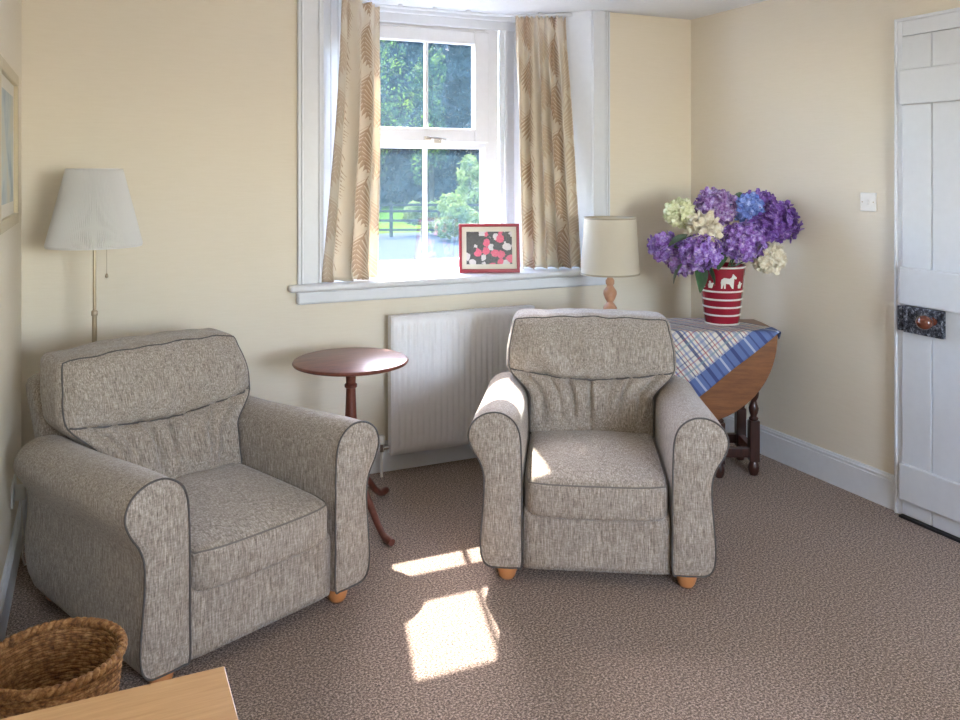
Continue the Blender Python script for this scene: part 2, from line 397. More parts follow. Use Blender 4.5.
# window unit: frame, opening top sash, fixed lower light
win = struct(bpy.data.objects.new('window_1', None)); C.objects.link(win); win.location = (1.70, 4.45, .957)
def W(a, b, m=None):
    m = m or MB(); return m.box((a[0]-1.70, a[1]-4.45, a[2]-.957), (b[0]-1.70, b[1]-4.45, b[2]-.957))
fr = W((1.26, 4.42, .957), (1.345, 4.50, 2.32)); W((2.055, 4.42, .957), (2.142, 4.50, 2.32), fr)
W((1.345, 4.42, .957), (2.055, 4.50, .997), fr); W((1.345, 4.42, 1.627), (2.055, 4.50, 1.685), fr); W((1.345, 4.42, 2.285), (2.055, 4.50, 2.32), fr)
fr.build('window_frame', PVC, win, 0, .004)
sa = W((1.318, 4.405, 1.662), (1.378, 4.46, 2.30)); W((1.985, 4.405, 1.662), (2.075, 4.46, 2.30), sa)
W((1.378, 4.405, 1.662), (1.985, 4.46, 1.742), sa); W((1.378, 4.405, 2.225), (1.985, 4.46, 2.30), sa)
sash = sa.build('sash', PVC, win, 0, .006)
W((1.687, 4.425, 1.742), (1.707, 4.45, 2.225)).build('glazing_bar', PVC, win, 0, .004)
W((1.690, 4.45, .997), (1.712, 4.475, 1.627)).build('glazing_bar', PVC, win, 0, .004)
W((1.378, 4.436, 1.742), (1.985, 4.439, 2.225)).build('window_pane', GLASS, win, 0)
W((1.345, 4.461, .997), (2.055, 4.464, 1.627)).build('window_pane', GLASS, win, 0)
hn = MB().tube([(-.02, -.055, .728), (.0, -.062, .730), (.05, -.064, .728), (.10, -.06, .722)], [.006, .006, .005, .005], 8)
hn.box((-.03, -.06, .716), (.01, -.044, .736)); hn.box((.03, -.052, .700), (.075, -.044, .722))
hn.build('window_handle', CHROME, win, 40)
# added window behind the viewer, put in to carry the rear fill light
w2 = struct(bpy.data.objects.new('added_fill_window', None)); C.objects.link(w2); w2.location = (1.55, YF-.1, 1.0)
m = MB().box((-.65, -.03, 0), (-.59, .03, 1.1)).box((.59, -.03, 0), (.65, .03, 1.1)).box((-.59, -.03, 0), (.59, .03, .06)).box((-.59, -.03, 1.04), (.59, .03, 1.1)).box((-.02, -.03, .06), (.02, .03, 1.04))
m.build('window_frame', PVC, w2, 0)

# ------------------------------------------------------------------ plank door
dr = struct(bpy.data.objects.new('door_1', None)); C.objects.link(dr); dr.location = (3.20, 2.565, 0)
a = MB().box((XR-.03, 2.567, 0), (XR, 2.605, 2.165)).box((XR-.03, 1.66, 0), (XR, 1.745, 2.165)).box((XR-.03, 1.745, 2.085), (XR, 2.567, 2.165))
a.box((XR-.036, 2.592, 0), (XR-.03, 2.605, 2.165)).box((XR-.036, 1.66, 2.149), (XR-.03, 2.592, 2.165))
struct(a.build('trim_7', GLOSS, smooth=0, bevel=.003))
m = MB()
for k in range(6):
    y1 = -.146*k-.0015; y0 = max(-.82, y1-.143); m.box((-.012, y0, .012), (.026, y1, 2.082))
planks = m.build('door_planks', DOORW, dr, 0, .004)
for z0, z1 in ((1.785, 1.937), (.925, 1.085), (.08, .238)):
    MB().box((-.034, -.815, z0), (-.012, -.003, z1)).build('door_rail', DOORW, dr, 0, .006)
MB().box((-.03, -.82, 0), (.024, -.002, .011)).build('door_sill_strip', BLACK, dr, 0)
lk = MB().box((-.036, -.212, .808), (-.0125, -.028, .922)).build('rim_lock', IRON, dr, 0, .003)
MB().box((-.036, -.024, .812), (-.0125, .002, .918)).build('lock_keep', IRON, dr, 0, .003)
m = MB()
for yy, zz in ((-.04, .912), (-.04, .818), (-.20, .912), (-.20, .818)): m.tube([(-.035, yy, zz), (-.040, yy, zz)], .005, 8)
m.tube([(-.035, -.083, .835), (-.040, -.083, .835)], .015, 16)
m.build('lock_screws', IRON, lk, 40)
m = MB(); prof = [(.0, 0), (.02, 0), (.02, .006), (.010, .01), (.010, .022), (.020, .030), (.033, .042), (.037, .056), (.032, .070), (.016, .080), (0, .082)]
m.lathe(prof, 28); m.v = [(-.036-z, x-.172, y*.86+.876) for x, y, z in m.v]; m.f = [f[::-1] for f in m.f]
m.build('door_knob', KNOB, dr, 50)
m = MB().lathe([(0, 0), (.034, 0), (.034, .003), (0, .004)], 28); m.v = [(-.036-z, x-.172, y*.9+.876) for x, y, z in m.v]
m.build('knob_plate', IRON, lk, 40)

# ------------------------------------------------------------------ armchair
def lerp(a, b, t): return a+(b-a)*t
def sstep(a, b, x):
    t = max(0, min(1, (x-a)/(b-a))); return t*t*(3-2*t)
def catmull(pts, k=8):
    n = len(pts); out = []
    for i in range(n):
        p0, p1, p2, p3 = (Vector(pts[(i+d) % n]) for d in (-1, 0, 1, 2))
        for j in range(k):
            t = j/k; out.append(.5*((2*p1)+(p2-p0)*t+(2*p0-5*p1+4*p2-p3)*t*t+(3*p1-p0-3*p2+p3)*t**3))
    return out
ARM = [(.268, .075), (.268, .2), (.268, .38), (.270, .50), (.276, .575), (.298, .622), (.345, .650), (.400, .646), (.445, .615), (.462, .565), (.448, .515), (.420, .465), (.406, .41), (.406, .33), (.414, .22), (.418, .14), (.410, .09), (.388, .066), (.35, .062), (.29, .063)]
def make_armchair(label, loc, rz, seed=0):
    t = thing('armchair', label, 'armchair', loc, rz, 'matching tweed armchairs')
    vs, fs = cubemap(10, 10, 8, rounded(.268, .425, .112, .02)); vs = [v+Vector((0, -.01, .160)) for v in vs]
    MB().add(vs, fs).build('seat_base', TWEED, t, 180)
    f0 = rounded(.355, .07, .345, .05)
    def fb(x, y, z):
        p = f0(x, y, z); p.z += .41; p.y += .385+.19*sstep(.3, .85, p.z)*((p.z-.06)/.76)
        return p
    vs, fs = cubemap(16, 8, 20, fb); MB().add(vs, fs).build('back_frame', TWEED, t, 180)
    # arms
    P = catmull(ARM, 5); cx, cz = .352, .42; n = len(P)
    for sgn in (1, -1):
        ys = [-.448, -.44, -.42, -.36, -.25, -.12, .0, .12, .24, .33, .38, .41, .425]
        rings = []
        for y in ys:
            e = 1.0
            if y > .3: e = math.sqrt(max(0, 1-((y-.3)/.135)**2))*.35+.65
            if y < -.43: e = .988
            dz = -.026-.036*sstep(-.45, .25, y)
            ring = []
            for p in P:
                x, z = cx+(p.x-cx)*e, cz+(p.y-cz)*e
                hgt = sstep(.1, .6, z); z += dz*hgt
                ring.append(Vector((sgn*x, y, z)))
            rings.append(ring)
        m = MB(); vs = [v for r in rings for v in r]; R = len(rings)
        fs = [(i*n+k, i*n+(k+1) % n, (i+1)*n+(k+1) % n, (i+1)*n+k) for i in range(R-1) for k in range(n)]
        fs.append(tuple((R-1)*n+k for k in range(n)))
        if sgn > 0: fs = [f[::-1] for f in fs]
        vs2 = vs
        arm = m.add(vs2, fs).build('arm', TWEED, t, 60)
        # front panel
        m = MB(); vs = []; ks = [1.0, .97, .9, .75, .5, .25]
        for k in ks:
            for p in rings[0]:
                vs.append(Vector((sgn*cx+(p.x-sgn*cx)*k, -.448-.016*(1-k**4), cz+(p.z-cz)*k)))
        vs.append(Vector((sgn*cx, -.464, cz)))
        fs = [(i*n+k, (i+1)*n+k, (i+1)*n+(k+1) % n, i*n+(k+1) % n) for i in range(len(ks)-1) for k in range(n)]
        L = (len(ks)-1)*n; fs += [(L+k, len(vs)-1, L+(k+1) % n) for k in range(n)]
        if sgn > 0: fs = [f[::-1] for f in fs]
        m.add(vs, fs).build('arm_front_panel', TWEED, arm, 180)
        MB().tube([p+Vector((sgn*(p.x*sgn-cx)*.012, -.002, (p.z-cz)*.008)) for p in rings[0]], .0032, 6, True).build('piping', PIPE, arm, 180)
    # seat cushion
    fc = rounded(.263, .32, .068, .034)
    def seat(x, y, z):
        p = fc(x, y, z); cr = (1-(p.x/.263)**2)*(1-(p.y/.32)**2)
        if z > 0: p.z += .034*cr+.004*noise.noise(Vector((p.x*9+seed, p.y*9, 1)))*cr
        fx = sstep(-.2, -.32, p.y); p.y -= fx*.012*(1-(p.x/.263)**2)
        p.x *= 1-.03*sstep(-.22, -.32, p.y); p.y += .035*abs(p.x/.263)**6*sstep(-.1, -.32, p.y)
        return p+Vector((0, -.145, .315+.012*(p.y+.3)))
    vs, fs = cubemap(30, 30, 8, seat); cu = MB().add(vs, fs).build('seat_cushion', TWEEDS, t, 180)
    def rim(fn, fixed, sv, n=24, k=1.0):
        pts = []
        for q in range(4*n):
            e, s_ = divmod(q, n); s_ = -1+2*s_/n
            a, b = ((s_, -1), (1, s_), (-s_, 1), (-1, -s_))[e]
            c = [0, 0, 0]; c[fixed] = sv; o = [i for i in range(3) if i != fixed]; c[o[0]] = a; c[o[1]] = b
            pts.append(fn(*c))
        return pts
    pp = rim(seat, 2, 1); ctr = Vector((0, -.145, .3))
    MB().tube([p+(p-ctr).normalized()*.001 for p in pp], .003, 6, True).build('piping', PIPEL, cu, 180)
    # back cushion
    fk = rounded(.30, .10, .262, .036)
    def back(x, y, z):
        p = fk(x, y, z); u = p.x/.30; hgt = (p.z+.262)/.524
        front = sstep(.2, -1, p.y/.105)
        ts = .56-.065*(1-u*u)+.012*abs(u)
        up = sstep(ts, 1.0, hgt); ed = (1-u**4)
        bul = .034*ed*max(0, math.sin(PI*max(0, min(1, (hgt-ts)/(1-ts))))) if hgt > ts else .034*ed*max(0, math.sin(PI*max(0, min(1, hgt/ts))))
        gr = .016*math.exp(-((hgt-ts)/.020)**2)*(1-u**6)
        wr = 0
        if hgt < ts:
            dd = (ts-hgt)/ts
            for wx, ww, am in ((-.78, .06, .013), (-.55, .04, .009), (-.28, .036, .016), (.0, .030, .018), (.25, .04, .008), (.5, .036, .012), (.78, .05, .015)):
                wr += am*math.exp(-((u-wx-.14*wx*dd*(-1)+.03*math.sin(seed+wx*9))/ww)**2)*math.exp(-((dd-.22)/.34)**2)
        wr += .007*noise.noise(Vector((u*3.2+seed*3.1, hgt*4, seed)))+.004*noise.noise(Vector((u*9+seed, hgt*7, seed+5)))
        if hgt > ts: wr += .010*max(0, noise.noise(Vector((u*5+seed*2, hgt*2.2, 3+seed))))*sstep(.95, ts, hgt)
        p.y -= front*(bul-gr-2.5*wr)
        if hgt > .8: p.z += .012*(1-u*u)*sstep(.8, 1, hgt)+.008*noise.noise(Vector((u*4+seed, p.y*8, 7)))*sstep(.8, 1, hgt)
        wd = lerp(.90, 1.23, sstep(.34, .60, hgt)); wd -= .07*sstep(.7, 1, hgt)
        p.x *= wd
        zz = p.z+.262; q = Vector((p.x, p.y+.205+.12*zz+.40*zz*zz, .352+zz*.95))
        return q
    vs, fs = cubemap(96, 10, 84, back); bc = MB().add(vs, fs).build('back_cushion', TWEEDB, t, 180)
    pp = rim(back, 1, -1, 32)
    MB().tube(pp, .0032, 6, True).build('piping', PIPE, bc, 180)
    pts = []
    for k in range(41):
        u = -.97+1.94*k/40; ts = .56-.065*(1-u*u)+.012*abs(u); p = back(u, -1, (ts*2-1)); pts.append(p+Vector((0, -.0015, 0)))
    MB().tube(pts, .0038, 6).build('seam', PIPE, bc, 180)
    for sx in (-1, 1):
        for sy in (-.387, .36):
            MB().lathe([(0, 0), (.022, 0), (.030, .010), (.036, .03), (.038, .05), (.034, .066), (0, .066)], 20, (sx*.325, sy, 0)).build('foot', FOOTW, t, 60)
    return t
make_armchair('grey-beige tweed armchair in left foreground beside the floor lamp, its wooden foot at right', (.318, 3.108, 0), math.radians(23.7), 0)
make_armchair('grey-beige tweed armchair facing the viewer in front of the radiator and the check cloth table', (1.862, 2.957, 0), math.radians(-30.3), 2.7)

# ------------------------------------------------------------------ pedestal table
pt = thing('pedestal_table', 'small round mahogany tripod table between the two armchairs', 'side table', (1.0, 3.515, 0))
MB().lathe([(0, .674), (.232, .674), (.243, .678), (.247, .684), (.243, .691), (.236, .694), (0, .695)], 64).build('table_top', MAHOG, pt, 35)
MB().lathe([(0, .13), (.024, .13), (.034, .15), (.036, .19), (.026, .21), (.024, .23), (.031, .25), (.035, .30), (.033, .36), (.024, .46), (.020, .57), (.027, .575), (.027, .585), (.020, .592), (.022, .62), (.04, .662), (.07, .6735), (0, .6735)], 32).build('column', MAHOG, pt, 40)
for ang in (-76, 44, 164):
    a = math.radians(ang); d = Vector((math.cos(a), math.sin(a), 0)); P = []; R = []
    for r_, z_, q in ((.02, .175, .02), (.07, .178, .019), (.12, .150, .017), (.17, .105, .015), (.215, .060, .014), (.255, .030, .014), (.285, .021, .016), (.31, .020, .018), (.325, .0175, .015)):
        P.append(d*r_+Vector((0, 0, z_))); R.append(q)
    m = MB().tube(P, R, 12); m.build('foot', MAHOG, pt, 60)
# ------------------------------------------------------------------ gateleg table
U = Vector((.905, -.425, 0)); rzg = math.atan2(-.425, .905)
gt = thing('gateleg_table', 'oak gateleg table with its round leaf hanging down, in the corner', 'table', (2.69, 3.467, 0), rzg)
# local: +x along hinge (to the right wall), -y towards the room
TZ = .72
m = MB(); m.prism([(-.44, -.17), (.44, -.17), (.452, -.08), (.456, 0), (.452, .08), (.44, .17), (-.44, .17), (-.452, .08), (-.456, 0), (-.452, -.08)], TZ-.02, TZ)
m.build('table_top', OAKM, gt, 30, .004)
for sg in (-1, 1):
    pts = [(.44*math.cos(a), -.44*max(0, math.sin(a))**.93) for a in [PI*k/40 for k in range(41)]]
    n = len(pts); vs = [(x, sg*.174, TZ-.012+z) for x, z in pts]+[(x, sg*.194, TZ-.012+z) for x, z in pts]
    fs = [(i, (i+1) % n, (i+1) % n+n, i+n) for i in range(n)]+[tuple(range(n-1, -1, -1)), tuple(range(n, 2*n))]
    if sg > 0: fs = [f[::-1] for f in fs]; 
    MB().add(vs, fs).build('drop_leaf', OAKM, gt, 30, .003)
def turned(x, y, top=.60):
    m = MB().box((x-.024, y-.024, .07), (x+.024, y+.024, .27)).box((x-.024, y-.024, .56), (x+.024, y+.024, TZ-.02))
    pr = [(.0, .0), (.018, .0), (.026, .02), (.028, .04), (.018, .07)]
    m.lathe(pr, 18, (x, y, 0))
    pr = [(.02, .27), (.024, .28), (.014, .29), (.022, .31), (.025, .33), (.016, .355), (.013, .365), (.023, .385), (.026, .405), (.018, .435), (.013, .445), (.023, .465), (.025, .48), (.015, .51), (.013, .52), (.022, .54), (.02, .56)]
    return m.lathe(pr, 18, (x, y, 0))
for x, y in ((.35, -.11), (.35, .11), (-.35, -.11), (-.35, .11)): turned(x, y).build('leg', OAKD, gt, 40, .002)
for y in (-.11, .11): MB().box((-.33, y-.012, .60), (.33, y+.012, .695)).build('apron', OAKD, gt, 0, .002)
for x in (-.35, .35): MB().box((x-.012, -.09, .60), (x+.012, .09, .695)).build('apron', OAKD, gt, 0, .002)
for y in (-.11, .11): MB().box((-.33, y-.016, .09), (.33, y+.016, .135)).build('stretcher', OAKD, gt, 0, .002)
for x in (-.35, .35): MB().box((x-.016, -.09, .09), (x+.016, .09, .135)).build('stretcher', MAHOG, gt, 0, .002)
m = turned(.17, .145); m.build('gate_leg', OAKD, gt, 40, .002)
m = turned(.17, -.145); m.build('gate_leg', OAKD, gt, 40, .002)
# ------------------------------------------------------------------ check cloth
m = MB(); m.uv = []; NA, NB = 60, 84; C0 = Vector((.03, .525)); e1 = Vector((.785, -.62)); e2 = Vector((-.62, -.785)); SA, SB = .60, .86
def drape(u, v):
    """table-plane u (along hinge), v (towards room) -> local 3d"""
    z = TZ+.0035; y = -v; x = u
    def fold(s, lim):
        r = .012; ov = s-lim
        if ov <= 0: return s, 0
        if ov < r*PI/2: a = ov/r; return lim+r*math.sin(a), r*(1-math.cos(a))
        return lim+r, r+(ov-r*PI/2)
    vv, dv = fold(v, .186); uu, du = fold(u, .448); wv, dw = fold(-v, .172)
    z -= max(dv, du, dw)
    y = -vv if v > 0 else wv
    x = uu
    if u < 0: lu, dl = fold(-u, .448); x = -lu; z -= 0 if max(dv, dw) else dl
    if dv > 0: y -= .007*(1+math.sin(u*22))*min(1, dv/.15)+.004*min(1, dv/.05)
    return Vector((x, y, z+.0015*noise.noise(Vector((u*9, v*9, 0)))))
for j in range(NB+1):
    for i in range(NA+1):
        a, b = SA*i/NA, SB*j/NB; p = C0+e1*a+e2*b
        m.v.append(tuple(drape(p.x, p.y))); m.uv.append((a+.01, b))
for j in range(NB):
    for i in range(NA):
        k = j*(NA+1)+i; m.f.append((k, k+1, k+NA+2, k+NA+1))
cl = m.build('tablecloth', CHECK, None, 180, solid=.003)
cl.location = (2.69, 3.467, 0); cl.rotation_euler = (0, 0, rzg)
tag(cl, 'blue, red and cream check cloth draped cornerwise over the gateleg table', 'tablecloth')
# ------------------------------------------------------------------ vase
VX, VY, VZ = 2.90, 3.38, TZ+.0058
vase = thing('vase', 'red pottery vase with white bands and a white figure frieze, holding the flowers', 'vase', (VX, VY, VZ))
VH = .300
def vr(z): return lerp(.083, .116, max(0, z/VH)**.9)
m = MB(); prof = [(0, 0), (.080, 0)]+[(vr(z*VH/16), z*VH/16) for z in range(0, 17)]+[(.111, VH), (.108, VH-.01), (.10, .15), (.076, .012), (0, .012)]
prof[2] = (.083, .004); m.lathe(prof, 56); m.build('vase_body', VRED, vase, 50)
for z in (.006, .052, .092, .131, .172, .292):
    zz = .0045; MB().lathe([(vr(z-zz)+.0002, z-zz), (vr(z)+.0016, z-zz*.7), (vr(z)+.0018, z+zz*.7), (vr(z+zz)+.0002, z+zz)], 56, closed=True).build('white_band', VWHT, vase, 60)
horse = [(0,.35),(.05,.6),(.2,.72),(.5,.66),(.62,.74),(.7,.98),(.78,.9),(.95,.72),(.9,.62),(.78,.66),(.74,.45),(.76,.0),(.68,.0),(.64,.36),(.5,.3),(.3,.34),(.28,.0),(.2,.0),(.18,.3),(.1,.0),(.02,.0),(.08,.4)]
manf = [(.2,0),(.22,.4),(.12,.5),(.2,.72),(.34,.76),(.32,.92),(.42,1.0),(.54,.92),(.52,.76),(.68,.72),(.78,.46),(.66,.42),(.68,0),(.5,0),(.44,.3),(.4,0)]
kidf = [(.1,0),(.05,.35),(.2,.5),(.18,.66),(.3,.75),(.42,.66),(.4,.5),(.7,.55),(.7,.45),(.48,.3),(.5,0)]
def silhouette(pts, ang, wdt, hgt, z0):
    bm = bmesh.new(); vs = [bm.verts.new((x*wdt, 0, z*hgt)) for x, z in pts]; bm.faces.new(vs)
    bmesh.ops.triangulate(bm, faces=bm.faces[:]); bmesh.ops.subdivide_edges(bm, edges=bm.edges[:], cuts=1)
    vv, ff = [], []
    for v in bm.verts:
        z = z0+v.co.z; r = vr(z)+.0015; a = ang+v.co.x/.108; vv.append((r*math.cos(a), r*math.sin(a), z))
    bm.verts.index_update(); ff = [tuple(v.index for v in f.verts) for f in bm.faces]; bm.free()
    return MB().add(vv, ff)
a0 = math.radians(226)
for q, (shape, wd, hg) in enumerate([(horse, .085, .075), (kidf, .045, .045), (manf, .05, .085), (manf, .04, .07), (kidf, .05, .06), (horse, .08, .08), (manf, .045, .08), (kidf, .04, .05), (horse, .085, .075), (manf, .05, .085), (kidf, .05, .05)]):
    silhouette(shape, a0, wd, hg, .19).build('frieze_figure', VWHT, vase, 0, solid=.002); a0 += (wd+.004)/.108
# ------------------------------------------------------------------ flowers
def floret_ball(R, n, ps, rng, squash=.85, cup=.35):
    m, mc = MB(), MB()
    for k in range(n):
        z = 1-2*(k+.5)/n; a = k*2.39996+rng.random()*.3; s_ = math.sqrt(1-z*z)
        nrm = Vector((s_*math.cos(a), s_*math.sin(a), z)); lf = 1+.14*noise.noise(nrm*1.7+Vector((R*90, n, 0))); c = Vector((nrm.x*R, nrm.y*R, nrm.z*R*squash))*rng.uniform(.80, 1.10)*lf
        nrm = (nrm+Vector((rng.uniform(-.55, .55), rng.uniform(-.55, .55), rng.uniform(-.55, .55)))).normalized()
        t1 = nrm.orthogonal().normalized(); t2 = nrm.cross(t1); r0 = rng.random()*PI; sc = ps*rng.uniform(.8, 1.2)
        for q in range(4):
            b = r0+q*PI/2; d = t1*math.cos(b)+t2*math.sin(b); e = nrm.cross(d); b0 = len(m.v)
            m.v += [tuple(c), tuple(c+d*sc*.5+e*sc*.42+nrm*sc*cup*.4), tuple(c+d*sc*.95+e*sc*.22+nrm*sc*cup), tuple(c+d*sc*.95-e*sc*.22+nrm*sc*cup*.9), tuple(c+d*sc*.5-e*sc*.42+nrm*sc*cup*.3)]
            m.f += [(b0, b0+4, b0+2, b0+1), (b0+4, b0+3, b0+2)]
        q = c+nrm*.002; mc.add([q+t1*.003, q+t2*.003, q-t1*.003, q-t2*.003, q+nrm*.003], [(0,1,4),(1,2,4),(2,3,4),(3,0,4)])
    return m, mc
def ruffle_ball(R, rng, layers=6):
    m = MB()
    for L in range(layers):
        th = .25+L*.27; cnt = 3+L*2
        for k in range(cnt):
            a = 2*PI*k/cnt+L*.7+rng.random()*.3; rr = R*(.45+.55*L/(layers-1)); b0 = len(m.v); G = 4
            for i in range(G+1):
                for j in range(G+1):
                    pu = (i/G-.5)*1.5*(1.3/(1+.15*cnt))*2.4; pv = j/G
                    t = th*(.25+.95*pv); rad = rr*(.55+.45*math.sin(pv*PI*.6))+.006*math.sin(i*2.4+k*2)*pv
                    aa = a+pu*.6
                    m.v.append((rad*math.sin(t)*math.cos(aa), rad*math.sin(t)*math.sin(aa), rad*math.cos(t)))
            for i in range(G):
                for j in range(G):
                    q = b0+i*(G+1)+j; m.f.append((q, q+1, q+G+2, q+G+1))
    return m
def leaf_mesh(L, wd, droop=.5):
    m = MB(); n = 10
    for i in range(n+1):
        t = i/n; wv = wd*math.sin(PI*t**.8)**.8*(1+.08*math.sin(t*60)); x = L*t; z = -droop*L*t*t
        m.v += [(x, -wv, z+.12*wv), (x, 0, z-.25*wv), (x, wv, z+.12*wv)]
    for i in range(n):
        q = i*3; m.f += [(q, q+3, q+4, q+1), (q+1, q+4, q+5, q+2)]
    return m
CR = Vector((.909, -.416, 0)); CT = Vector((-.416, -.909, 0))
MOUTH = Vector((VX, VY, VZ+VH-.015))
def bloom(name, label, right, z, r, toward, mat, kind, seed, leaves=()):
    rng = random.Random(seed)
    c = Vector((VX, VY, 0))+CR*right+CT*toward; c.z = z
    if c.x+r > XR-.008: c.x = XR-.008-r
    t = thing(name, label, 'flower', tuple(c), 0, 'mixed flowers in the red vase')
    if kind == 'h':
        m, mc = floret_ball(r*.84, int(100*(r/.1)**1.4)+20, .031, rng); f = m.build('petals', mat, t, 0, solid=.0006)
        MB().lathe([(0, -r*.6), (r*.5, -r*.45), (r*.66, 0), (r*.5, r*.45), (0, r*.58)], 16).build('flower_core', LEAF if mat is P_LIME else P_DEEP if mat is not P_BLUE else P_BLUE, f, 180)
    else:
        m, _ = floret_ball(r*.66, 46, r*.50, rng, .9, .75); o = m.build('petals', mat, t, 0, solid=.0008); MB().lathe([(0, -r*.5), (r*.4, -r*.35), (r*.52, 0), (r*.4, r*.35), (0, r*.5)], 16).build('flower_core', mat, o, 180)
        d = (CT*1.0+Vector((0, 0, .55))+CR*right).normalized(); o.rotation_euler = d.to_track_quat('Z', 'Y').to_euler()
    e = MOUTH-c; ra = .045; k = Vector((e.x, e.y, 0)); tip = e+Vector((-e.x, -e.y, 0)).normalized()*min(ra, k.length*.4) if k.length > 1e-3 else e
    low = tip+Vector((e.x*.12, e.y*.12, -.12))
    MB().tube([Vector((0, 0, -r*.3)), tip*.45+Vector((0, 0, .02)), tip, low], .0035, 8).build('stem', LEAF, t, 180)
    for (dx, dt, dz, L, wd, rot, pitch) in leaves:
        m = leaf_mesh(L, wd); R = Matrix.Rotation(rot, 4, 'Z') @ Matrix.Rotation(pitch, 4, 'Y')
        off = CR*dx+CT*dt+Vector((0, 0, dz)); m.v = [tuple(R @ Vector(v)+off) for v in m.v]
        m.build('leaf', LEAF, t, 180, solid=.0008)
AR = math.atan2(-.416, .909)      # rotation whose +x is camera right
bloom('hydrangea', 'purple hydrangea at the far left of the bouquet, beside a big green leaf', -0.306, 1.123, .075, .05, P_PURP, 'h', 1, [(.03, .10, .0, .14, .06, AR+.2, -.35), (.12, .10, .06, .13, .055, AR+PI+.3, -.1), (.05, .0, -.07, .10, .035, AR, .4)])
bloom('hydrangea', 'small pinkish purple hydrangea low on the left of the bouquet', -0.220, 1.045, .068, .07, P_MAUV, 'h', 2)
bloom('hydrangea', 'pale lime-green hydrangea at upper left of the bouquet', -0.208, 1.286, .080, .0, P_LIME, 'h', 3, [(.03, .03, -.08, .12, .04, AR-.3, .9)])
bloom('hydrangea', 'tall mauve hydrangea at the top centre of the bouquet', -0.042, 1.314, .112, .04, P_MAUV, 'h', 4, [(.13, -.05, .02, .1, .03, AR+1.2, -1.0), (.04, .04, -.13, .13, .06, AR+.2, .3), (.06, .06, -.10, .12, .05, AR-1.2, .9), (.02, .05, -.16, .14, .06, AR-2.2, .7)])
bloom('hydrangea', 'blue hydrangea at the top of the bouquet, right of the mauve one', 0.110, 1.310, .078, .07, P_BLUE, 'h', 5)
bloom('hydrangea', 'large deep violet hydrangea at the far right of the bouquet', 0.230, 1.247, .122, .10, P_DEEP, 'h', 6)
bloom('hydrangea', 'violet hydrangea behind the blue one near the right wall', 0.200, 1.321, .085, -.02, P_DEEP, 'h', 12)
bloom('hydrangea', 'lilac-purple hydrangea at lower left, above the vase rim', -0.156, 1.107, .108, .15, P_PURP, 'h', 7, [(.0, -.03, -.06, .135, .055, AR-.9, 1.0), (.03, -.02, -.05, .12, .05, AR-.1, .7), (-.08, 0, -.06, .10, .03, AR+PI, .7)])
bloom('hydrangea', 'lilac-purple hydrangea low at right, above the vase rim', 0.058, 1.151, .118, .14, P_PURP, 'h', 8, [(-.02, -.05, .0, .13, .04, AR+1.6, -.2), (.05, -.03, -.06, .10, .03, AR-.3, .3)])
bloom('peony', 'white and cream peony in the middle of the bouquet', -0.123, 1.194, .092, .12, P_CREAM, 'p', 9)
bloom('peony', 'small cream rose-like peony hanging low at the right of the bouquet', 0.193, 1.075, .078, .12, P_CREAM, 'p', 10)
# ------------------------------------------------------------------ table lamp
tl = thing('table_lamp', 'table lamp with a cream drum shade and turned wooden base, below the window board end', 'lamp', (2.372, 3.60, TZ+.0058))
MB().lathe([(0, 0), (.065, 0), (.068, .012), (.05, .022), (.022, .032), (.018, .045), (.033, .065), (.035, .085), (.020, .105), (.016, .112), (.026, .13), (.034, .152), (.033, .168), (.018, .19), (.016, .196), (.022, .205), (.022, .222), (.013, .235), (.013, .262), (0, .262)], 32).build('lamp_base', PINEL, tl, 50)
sh = MB().lathe([(.147, .255), (.149, .255), (.130, .538), (.128, .538)], 56, closed=True).build('lamp_shade', SHADEC, tl, 60)
MB().lathe([(.1485, .253), (.1505, .253), (.1500, .262), (.148, .262)], 56, closed=True).build('shade_trim', SHADET, sh, 60)
MB().lathe([(.1288, .532), (.1310, .532), (.1305, .540), (.1283, .540)], 56, closed=True).build('shade_trim', SHADET, sh, 60)
m = MB().tube([(0, 0, .262), (0, 0, .36)], .008, 10)
for k in range(3): a = 2*PI*k/3; m.tube([(0, 0, .30), (.146*math.cos(a), .146*math.sin(a), .262)], .002, 6)
m.build('lamp_holder', BRASS, tl, 50)
# ------------------------------------------------------------------ floor lamp
fl = thing('floor_lamp', 'slim metal floor lamp with a white pleated shade in the left corner', 'lamp', (.0, 3.735, 0))
MB().lathe([(0, 0), (.125, 0), (.125, .01), (.11, .018), (.02, .024), (0, .024)], 40).build('base', BRASS, fl, 40)
MB().tube([(0, 0, .02), (0, 0, .93)], .0095, 16).tube([(0, 0, .93), (0, 0, 1.40)], .0068, 16).lathe([(.0095, .915), (.0125, .918), (.0125, .935), (.007, .94)], 16).build('pole', BRASS, fl, 50)
m = MB(); NS = 288; vs = []
for i in range(NS):
    a = 2*PI*i/NS; q = .0022*(1 if i % 2 else -1)
    for r_, z_ in ((.179, 1.196), (.1795, 1.2), (.179, 1.206), (.1065, 1.500), (.106, 1.508), (.1045, 1.51), (.103, 1.508), (.1755, 1.206), (.1755, 1.198)):
        k = q if 1.2 < z_ < 1.505 else 0; vs.append(((r_+k)*math.cos(a), (r_+k)*math.sin(a), z_))
np_ = 9; fs = [(i*np_+q, ((i+1) % NS)*np_+q, ((i+1) % NS)*np_+(q+1) % np_, i*np_+(q+1) % np_) for i in range(NS) for q in range(np_)]
MB().add(vs, fs).build('lamp_shade', SHADEW, fl, 25)
m = MB().lathe([(0, 1.34), (.018, 1.34), (.02, 1.40), (.014, 1.42), (0, 1.42)], 20)
for k in range(3): a = 2*PI*k/3+.3; m.tube([(0, 0, 1.40), (.1045*math.cos(a), .1045*math.sin(a), 1.499)], .002, 6)
m.build('lamp_holder', BRASS, fl, 40)
